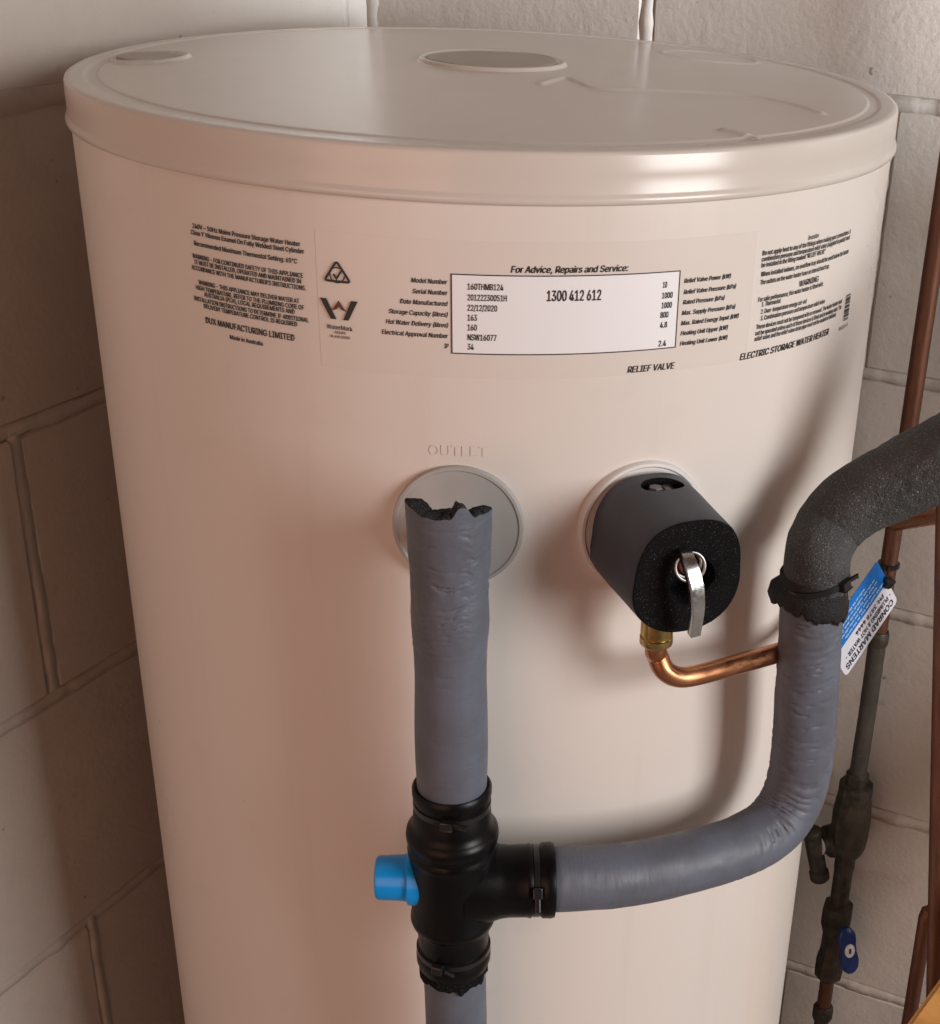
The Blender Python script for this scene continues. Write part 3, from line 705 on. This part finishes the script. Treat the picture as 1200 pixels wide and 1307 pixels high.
# slot cut through the top of the cover
V = []; F = []
for zq in (.016, .040):
    for k in range(32):
        p = 2*math.pi*k/32; V.append(loc(.001+.0118*math.cos(p)*(1+.1*math.cos(p)), zq, .0185+.0072*math.sin(p)))
F = [(k, (k+1) % 32, 32+(k+1) % 32, 32+k) for k in range(32)]+[tuple(reversed(range(32))), tuple(range(32, 64))]
cut = meshobj("cut", V, F, M_foamcut, None, False)
bmx = bmesh.new(); bmx.from_mesh(cut.data); bmesh.ops.recalc_face_normals(bmx, faces=bmx.faces[:]); bmx.to_mesh(cut.data); bmx.free()
md = cover.modifiers.new("b", 'BOOLEAN'); md.operation = 'DIFFERENCE'; md.object = cut; md.solver = 'EXACT'
dg = bpy.context.evaluated_depsgraph_get(); me2 = bpy.data.meshes.new_from_object(cover.evaluated_get(dg)); cover.modifiers.clear(); cover.data = me2
bpy.data.objects.remove(cut); cover.parent = rv; sharp(cover, 45)
lathe("slot_screw", [(.0040, 0), (.0040, .0125), (.0033, .0136)], M_slot, loc(-.0020, .0150, .0190), UPZ, 6, rv)
obox("slot_clip", loc(.0045, .0210, .0185), etV, erV, UPZ, (.0046, .0062, .0120), M_slot, rv, .0008)
# metal spindle in the hole
fx = loc(.0005, .0045-.05*LEN, 0)-pV
sp0 = pV+fx
hub = lathe("spindle", [(.0062, .030), (.0062, LEN-.009), (.0050, LEN-.008)], M_darkbrass, sp0, erV, 40, rv, ref=(0, 0, 1))
for q, rr_ in ((.0020, .0068), (.0052, .0074)):
    b = sp0+erV*(LEN-.006+q)
    lathe("spindle_ring", [(rr_+.0009*math.cos(t), .0009*math.sin(t)) for t in np.linspace(0, 2*math.pi, 11)], M_ringsteel, b, unit(erV+UPZ*.2-etV*.2), 40, hub, ref=(0, 0, 1), caps=False, ang=80)
lathe("red_collar", [(.0046, -.004), (.0048, .0005), (.0040, .0015)], mat("red_brown_paint", (.25, .05, .03), .45), sp0+erV*(LEN-.003), erV, 32, hub, ref=(0, 0, 1))
def ribbon(name, pts, w, t, side, m, parent):
    P = catmull(pts, 10); T, _, _ = frames(P); V = []; F = []
    n = len(P)
    wf = w if callable(w) else (lambda q: w)
    for i in range(n):
        s_ = unit(np.array(side)-T[i]*(np.array(side)@T[i])); nn = np.cross(T[i], s_); wi = wf(i/(n-1))
        for a, b in ((-1, -.6), (-.86, -1), (.86, -1), (1, -.6), (1, .6), (.86, 1), (-.86, 1), (-1, .6)): V.append(P[i]+s_*a*wi/2+nn*b*t/2)
    for i in range(n-1):
        for k in range(8): F.append((i*8+k, i*8+(k+1) % 8, (i+1)*8+(k+1) % 8, (i+1)*8+k))
    F.append(tuple(reversed(range(8)))); F.append(tuple((n-1)*8+k for k in range(8)))
    o = meshobj(name, V, F, m, parent); return sharp(o, 40)
def lever_pt(px, py, r):
    # point on the plane through the valve at the given distance out along its axis
    return on_plane(px, py, erV, pV@erV+r)
lv = [lever_pt(873, 704, LEN-.002), lever_pt(876, 710, LEN+.006), lever_pt(882, 726, LEN+.012), lever_pt(888, 748, LEN+.015), lever_pt(890, 772, LEN+.0155), lever_pt(888.5, 792, LEN+.014), lever_pt(886, 809, LEN+.012)]
ribbon("lever", lv, lambda q: .0058+.0016*math.sin(math.pi*min(1, q*1.1)), .0048, etV, M_steel, rv)
# drain outlet below the cover
pb = on_plane(838, 811, erV, pV@erV+.038)
nut = lathe("brass_nut", [(.0082, .012), (.0084, .003), (.0084, -.0005), (.0078, -.001), (.0078, -.0018), (.0086, -.0024), (.0086, -.0058), (.0078, -.0068)], M_brass, pb+UPZ*.002, UPZ, 32, rv)
rr0 = np.hypot(pb[0], pb[1])
dp = [pb+UPZ*.004, pb-UPZ*.008, on_plane(839, 836, erV, pV@erV+.036), on_cyl(848, 855, rr0+.0005), on_cyl(866, 864, rr0+.001), on_cyl(892, 861, rr0), on_cyl(940, 848, rr0-.004), on_cyl(990, 834, rr0-.008), on_cyl(1016, 824, .2625), on_cyl(1036, 796, .2580), on_cyl(1047, 750, .2560), on_cyl(1058, 708, .2545), on_cyl(1074, 680, .2530), on_y(1094, 662, -.03), on_plane(1120, 655, n2, W2-.05), on_plane(1136, 657, n2, W2-.032)]
drain = tube("drain_pipe", catmull(dp, 14), .0056, M_copper, None, 32, .0015)
tag(drain, "bright copper drain pipe bending from the relief valve's brass nut", "pipe")

# ------------------------------------------------------------------ pipework on the back wall
def wp_(x, y, off=.032): return on_plane(x, y, n2, W2-off)
A1 = wp_(1164, 521); A1 = np.array([A1[0], A1[1], 0]); 
def a_z(py): return z_at(py, A1[:2])
up_pipe = thing("wall_pipe", "upright aged copper pipe with a dark taped lower length beside the tank", "pipe")
tube("copper_length", [(A1[0], A1[1], a_z(830)), (A1[0], A1[1], H+.62)], .0070, M_copperold, up_pipe, 28, .01)
tube("taped_length", [(A1[0], A1[1], a_z(1010)), (A1[0]+.0005, A1[1], a_z(900)), (A1[0], A1[1], a_z(806))], .0076, M_tape, up_pipe, 28, .004, lambda s, ph, L: .0004*vnoise(s*90, ph*2))
lathe("pipe_joint", [(.0084, 0), (.0092, .002), (.0092, .010), (.0082, .013)], M_darkbrass, (A1[0], A1[1], a_z(822)), UPZ, 28, up_pipe)
tube("lower_length", [(A1[0], A1[1], .004), (A1[0], A1[1], a_z(1200))], .0068, M_copperold, up_pipe, 28, .01)
cv = thing("expansion_valve", "tarnished brass valve with a stubby side drain on the wall pipe", "valve")
lathe("valve_body", [(.0085, a_z(1112)), (.0095, a_z(1106)), (.0095, a_z(1092)), (.0140, a_z(1086)), (.0165, a_z(1076)), (.0175, a_z(1060)), (.0178, a_z(1040)), (.0165, a_z(1025)), (.0152, a_z(1016)), (.0155, a_z(1004)), (.0150, a_z(1000)), (.0105, a_z(998)), (.0105, a_z(988)), (.0078, a_z(985))], M_darkbrass, (A1[0], A1[1], 0), UPZ, 12, cv, ang=25)
bs = wp_(1062, 1073, .034); bdir = unit(-np.array([CR[0], CR[1], .0])*.85-np.array([CF[0], CF[1], 0])*.55)
lathe("side_port", [(.0150, -.018), (.0150, .004), (.0110, .007), (.0092, .010), (.0092, .015)], M_darkbrass, bs, bdir, 24, cv)
lathe("port_washer", [(.0094, .0145), (.0094, .0165), (.0075, .017)], mat("pale_sealant", (.42, .40, .36), .6), bs, bdir, 24, cv)
q0, q1 = on_plane(1036, 1062, n2, W2-.052), on_plane(1047, 1122, n2, W2-.046)
tube("side_drain", [q0+(q0-q1)*.05, q0, (q0+q1)/2, q1], lambda s, L: .0078+(.0012 if s < .006 or s > L-.009 else 0)-(.0008 if abs(s-L+.012) < .002 else 0), M_darkbrass, cv, 24, .0015, round_cap=.002)
tube("drain_link", [bs+bdir*.012, (q0*.7+q1*.3)], .0058, M_darkbrass, cv, 20, .003)
tube("valve_stem", [(A1[0], A1[1], a_z(1165)), (A1[0], A1[1], a_z(1100))], .0086, M_darkbrass, cv, 24, .005)
st = thing("stop_tap", "brass stop tap with a dark blue quarter turn handle on the wall pipe", "tap")
lathe("tap_body", [(.0072, a_z(1250)), (.0100, a_z(1246)), (.0135, a_z(1243)), (.0140, a_z(1236)), (.0140, a_z(1222)), (.0118, a_z(1214)), (.0112, a_z(1190)), (.0130, a_z(1182)), (.0145, a_z(1177)), (.0145, a_z(1160)), (.0138, a_z(1154)), (.0090, a_z(1151))], M_darkbrass, (A1[0], A1[1], 0), UPZ, 8, st, ang=25)
lathe("union_ring", [(.0085, a_z(1300)), (.0100, a_z(1296)), (.0100, a_z(1286)), (.0078, a_z(1282))], M_darkbrass, (A1[0], A1[1], 0), UPZ, 12, st)
hd = on_plane(1082, 1211, n2, W2-.055); hn = unit(-n2*.55+t2*.55-n1*.0+np.array([0, -.25, .25]))
hx = unit(np.cross(UPZ, hn)); hy = np.cross(hn, hx)
V = []; F = []; K = 40
for zq, sc in ((-.003, .9), (-.002, 1.0), (.0028, 1.0), (.004, .9)):
    for k in range(K):
        p = 2*math.pi*k/K; rr_ = .0078+(.0150 if math.cos(p) > 0 else .0170)*abs(math.cos(p+.12))**4*(1+.0*p)
        V.append(hd+(hx*math.sin(p)+hy*math.cos(p))*rr_*sc+hn*zq)
for j in range(3):
    for k in range(K): F.append((j*K+k, j*K+(k+1) % K, (j+1)*K+(k+1) % K, (j+1)*K+k))
F.append(tuple(reversed(range(K)))); F.append(tuple(3*K+k for k in range(K)))
hb = meshobj("handle", V, F, M_bluehandle, st); sharp(hb, 40)
lathe("handle_badge", [(.0058, .0038), (.0058, .0050), (.0052, .0054)], mat("pale_badge", (.62, .62, .62), .5), hd, hn, 28, hb, ref=tuple(hy), scale=(1.15, .85))
obox("badge_slot", hd+hn*.0056, hx, hy, hn, (.0022, .0050, .0006), M_ink, hb, .0002)
tube("handle_stem", [hd-hn*.001, np.array([A1[0], A1[1], hd[2]-.004])], .0052, M_darkbrass, st, 20, .003)

B0, B1 = wp_(1207, 640, .10), wp_(1192, 1300, .10)
bp = thing("corner_pipe", "leaning copper pipe with a short side branch at the wall", "pipe", )
dB = unit(B1-B0); fB = (B0[2]-.004)/(-dB[2]); 
tube("copper_length", [B0-dB*.045, B0, B1, B0+dB*fB], .0070, M_copperold, bp, 28, .01)
s0 = on_plane(1205, 657, n2, W2-.10); s1 = np.array([A1[0], A1[1], a_z(668)])
tube("side_branch", [s0, s1], .0064, M_copper, bp, 24, .006)
C0, C1 = wp_(1183, 1165, .06), wp_(1161, 1300, .06); dC = unit(C1-C0); fC = (C0[2]-.004)/(-dC[2])
cp = tube("floor_pipe", [C0+t2*.03-n2*-.03, C0, C1, C0+dC*fC], .0066, M_copperold, None, 24, .006)
tag(cp, "dull copper pipe slanting down behind the leaning copper pipe", "pipe")

# ------------------------------------------------------------------ card tag on the pipe
tg = thing("plumber_tag", "blue and white plumber's card tied to the wall pipe by the elbow", "tag")
d_tr = on_plane(1146, 767, n2, W2-.050); L0 = np.linalg.norm(d_tr-CAM)
av = CAM+unit(ray(1080, 864))*(L0-.03113)-d_tr; bv = CAM+unit(ray(1120, 716))*(L0-.03689)-d_tr
LA, LB = np.linalg.norm(av), np.linalg.norm(bv)
av = unit(av); bv = unit(bv-av*(bv@av)); nv = unit(np.cross(av, bv))
if nv@(CAM-d_tr) < 0: nv = -nv
def card(u, v, e=0.0): return d_tr+av*u+bv*v+nv*e
def round_quad(u0, u1, v0, v1, rad, corners):
    pts = []
    for (cu_, cv_, s1_, s2_, on) in ((u0, v0, 1, 1, corners[0]), (u1, v0, -1, 1, corners[1]), (u1, v1, -1, -1, corners[2]), (u0, v1, 1, -1, corners[3])):
        if not on: pts.append((cu_, cv_)); continue
        seq = [(1-math.sin(t), 1-math.cos(t)) for t in np.linspace(0, math.pi/2, 6)]
        arc = [(cu_+s1_*rad*a, cv_+s2_*rad*b) for a, b in seq]
        if s1_*s2_ > 0: arc = arc[::-1]
        pts += arc
    return pts
def slab(name, pts, e0, e1, m, parent):
    n = len(pts); V = [card(u, v, e0) for u, v in pts]+[card(u, v, e1) for u, v in pts]
    F = [tuple(range(n)), tuple(reversed(range(n, 2*n)))]+[(k, (k+1) % n, n+(k+1) % n, n+k) for k in range(n)]
    o = meshobj(name, V, F, m, parent, False); bm = bmesh.new(); bm.from_mesh(o.data); bmesh.ops.recalc_face_normals(bm, faces=bm.faces[:]); bm.to_mesh(o.data); bm.free(); return o
VW = .0255
slab("white_strip", round_quad(0, LA, 0, VW, .0042, (1, 1, 0, 0)), -.0005, .0, M_tagwhite, tg)
slab("blue_panel", round_quad(0, LA, VW, LB, .0030, (0, 0, 1, 1)), -.0005, .0, M_tagblue, tg)
def card_text(s, u0, u1, v, h, m, bold=.01):
    text_mesh("printed_line", s, u1-u0, h, lambda x, y, e: card(u0+x, v-y, .00025+e), m, tg, bold)
card_text("CONRAD MARTENS", .0045, .0750, .0088, .0055, M_tagink, .03)
card_text("- PLUMBING & HOT WATER -", .0035, .0710, .0155, .0042, M_tagink, .03)
card_text("PH: 3878 4444", .0105, .0515, .0222, .0040, M_tagink, .03)
rs = random.Random(11)
for i, (u0, u1) in enumerate(((.005, .062), (.013, .066), (.010, .068), (.011, .066), (.024, .062))):   # rows of unreadable small print
    V = []; F = []; u = u0; v = .0300+i*.0039
    while u < u1:
        w = rs.uniform(.003, .0075)
        x = u
        while x < min(u+w, u1):
            h = rs.choice((.0013, .0013, .0020)); b = len(V); V += [card(x, v, .0003), card(x+.0008, v, .0003), card(x+.0008, v-h, .0003), card(x, v-h, .0003)]; F.append((b, b+1, b+2, b+3)); x += .0010
        u += w+.0016
    meshobj("small_print", V, F, M_tagprint, tg, False)
lathe("tie_knot", [(.002, -.004), (.0048, -.002), (.0052, .002), (.003, .005)], M_tie, card(.0015, .0270, .002), unit(nv+UPZ*.3), 12, tg, wob=.15)
lathe("tie_loop", [(.0074, -.002), (.0090, -.0016), (.0090, .0016), (.0074, .002)], M_tie, np.array([A1[0], A1[1], card(.0015, .0270)[2]]), UPZ, 28, tg)
tube("tie_strap", [card(.0015, .0270, .001), np.array([A1[0], A1[1], card(.0015, .0270)[2]])], .0018, M_tie, tg, 12, .002)

# ------------------------------------------------------------------ leaning pine board
m_ = np.cross(ray(1212, 1252), ray(1172, 1307))
def solve3(n_a, w_a, z):
    A = np.array([m_, n_a, [0, 0, 1.]]); return np.linalg.solve(A, np.array([m_@CAM, w_a, z]))
P0 = solve3(n2, W2-.30, 0.0); P1 = solve3(n2, W2-.012, 0.95)
ed = unit(P1-P0); wd = unit(np.cross(ed, -n2)); wd = wd if wd@t2 > 0 else -wd; tn = unit(np.cross(wd, ed))
if tn@n2 > 0: tn = -tn
Ln = np.linalg.norm(P1-P0)
bd = obox("timber_board", (P0+P1)/2+wd*.045+UPZ*.012, ed, wd, tn, (Ln, .09, .018), M_wood, None, .0015)
tag(bd, "yellow pine board leaning against the block wall beyond the copper pipes", "board")
bpy.context.view_layer.update()
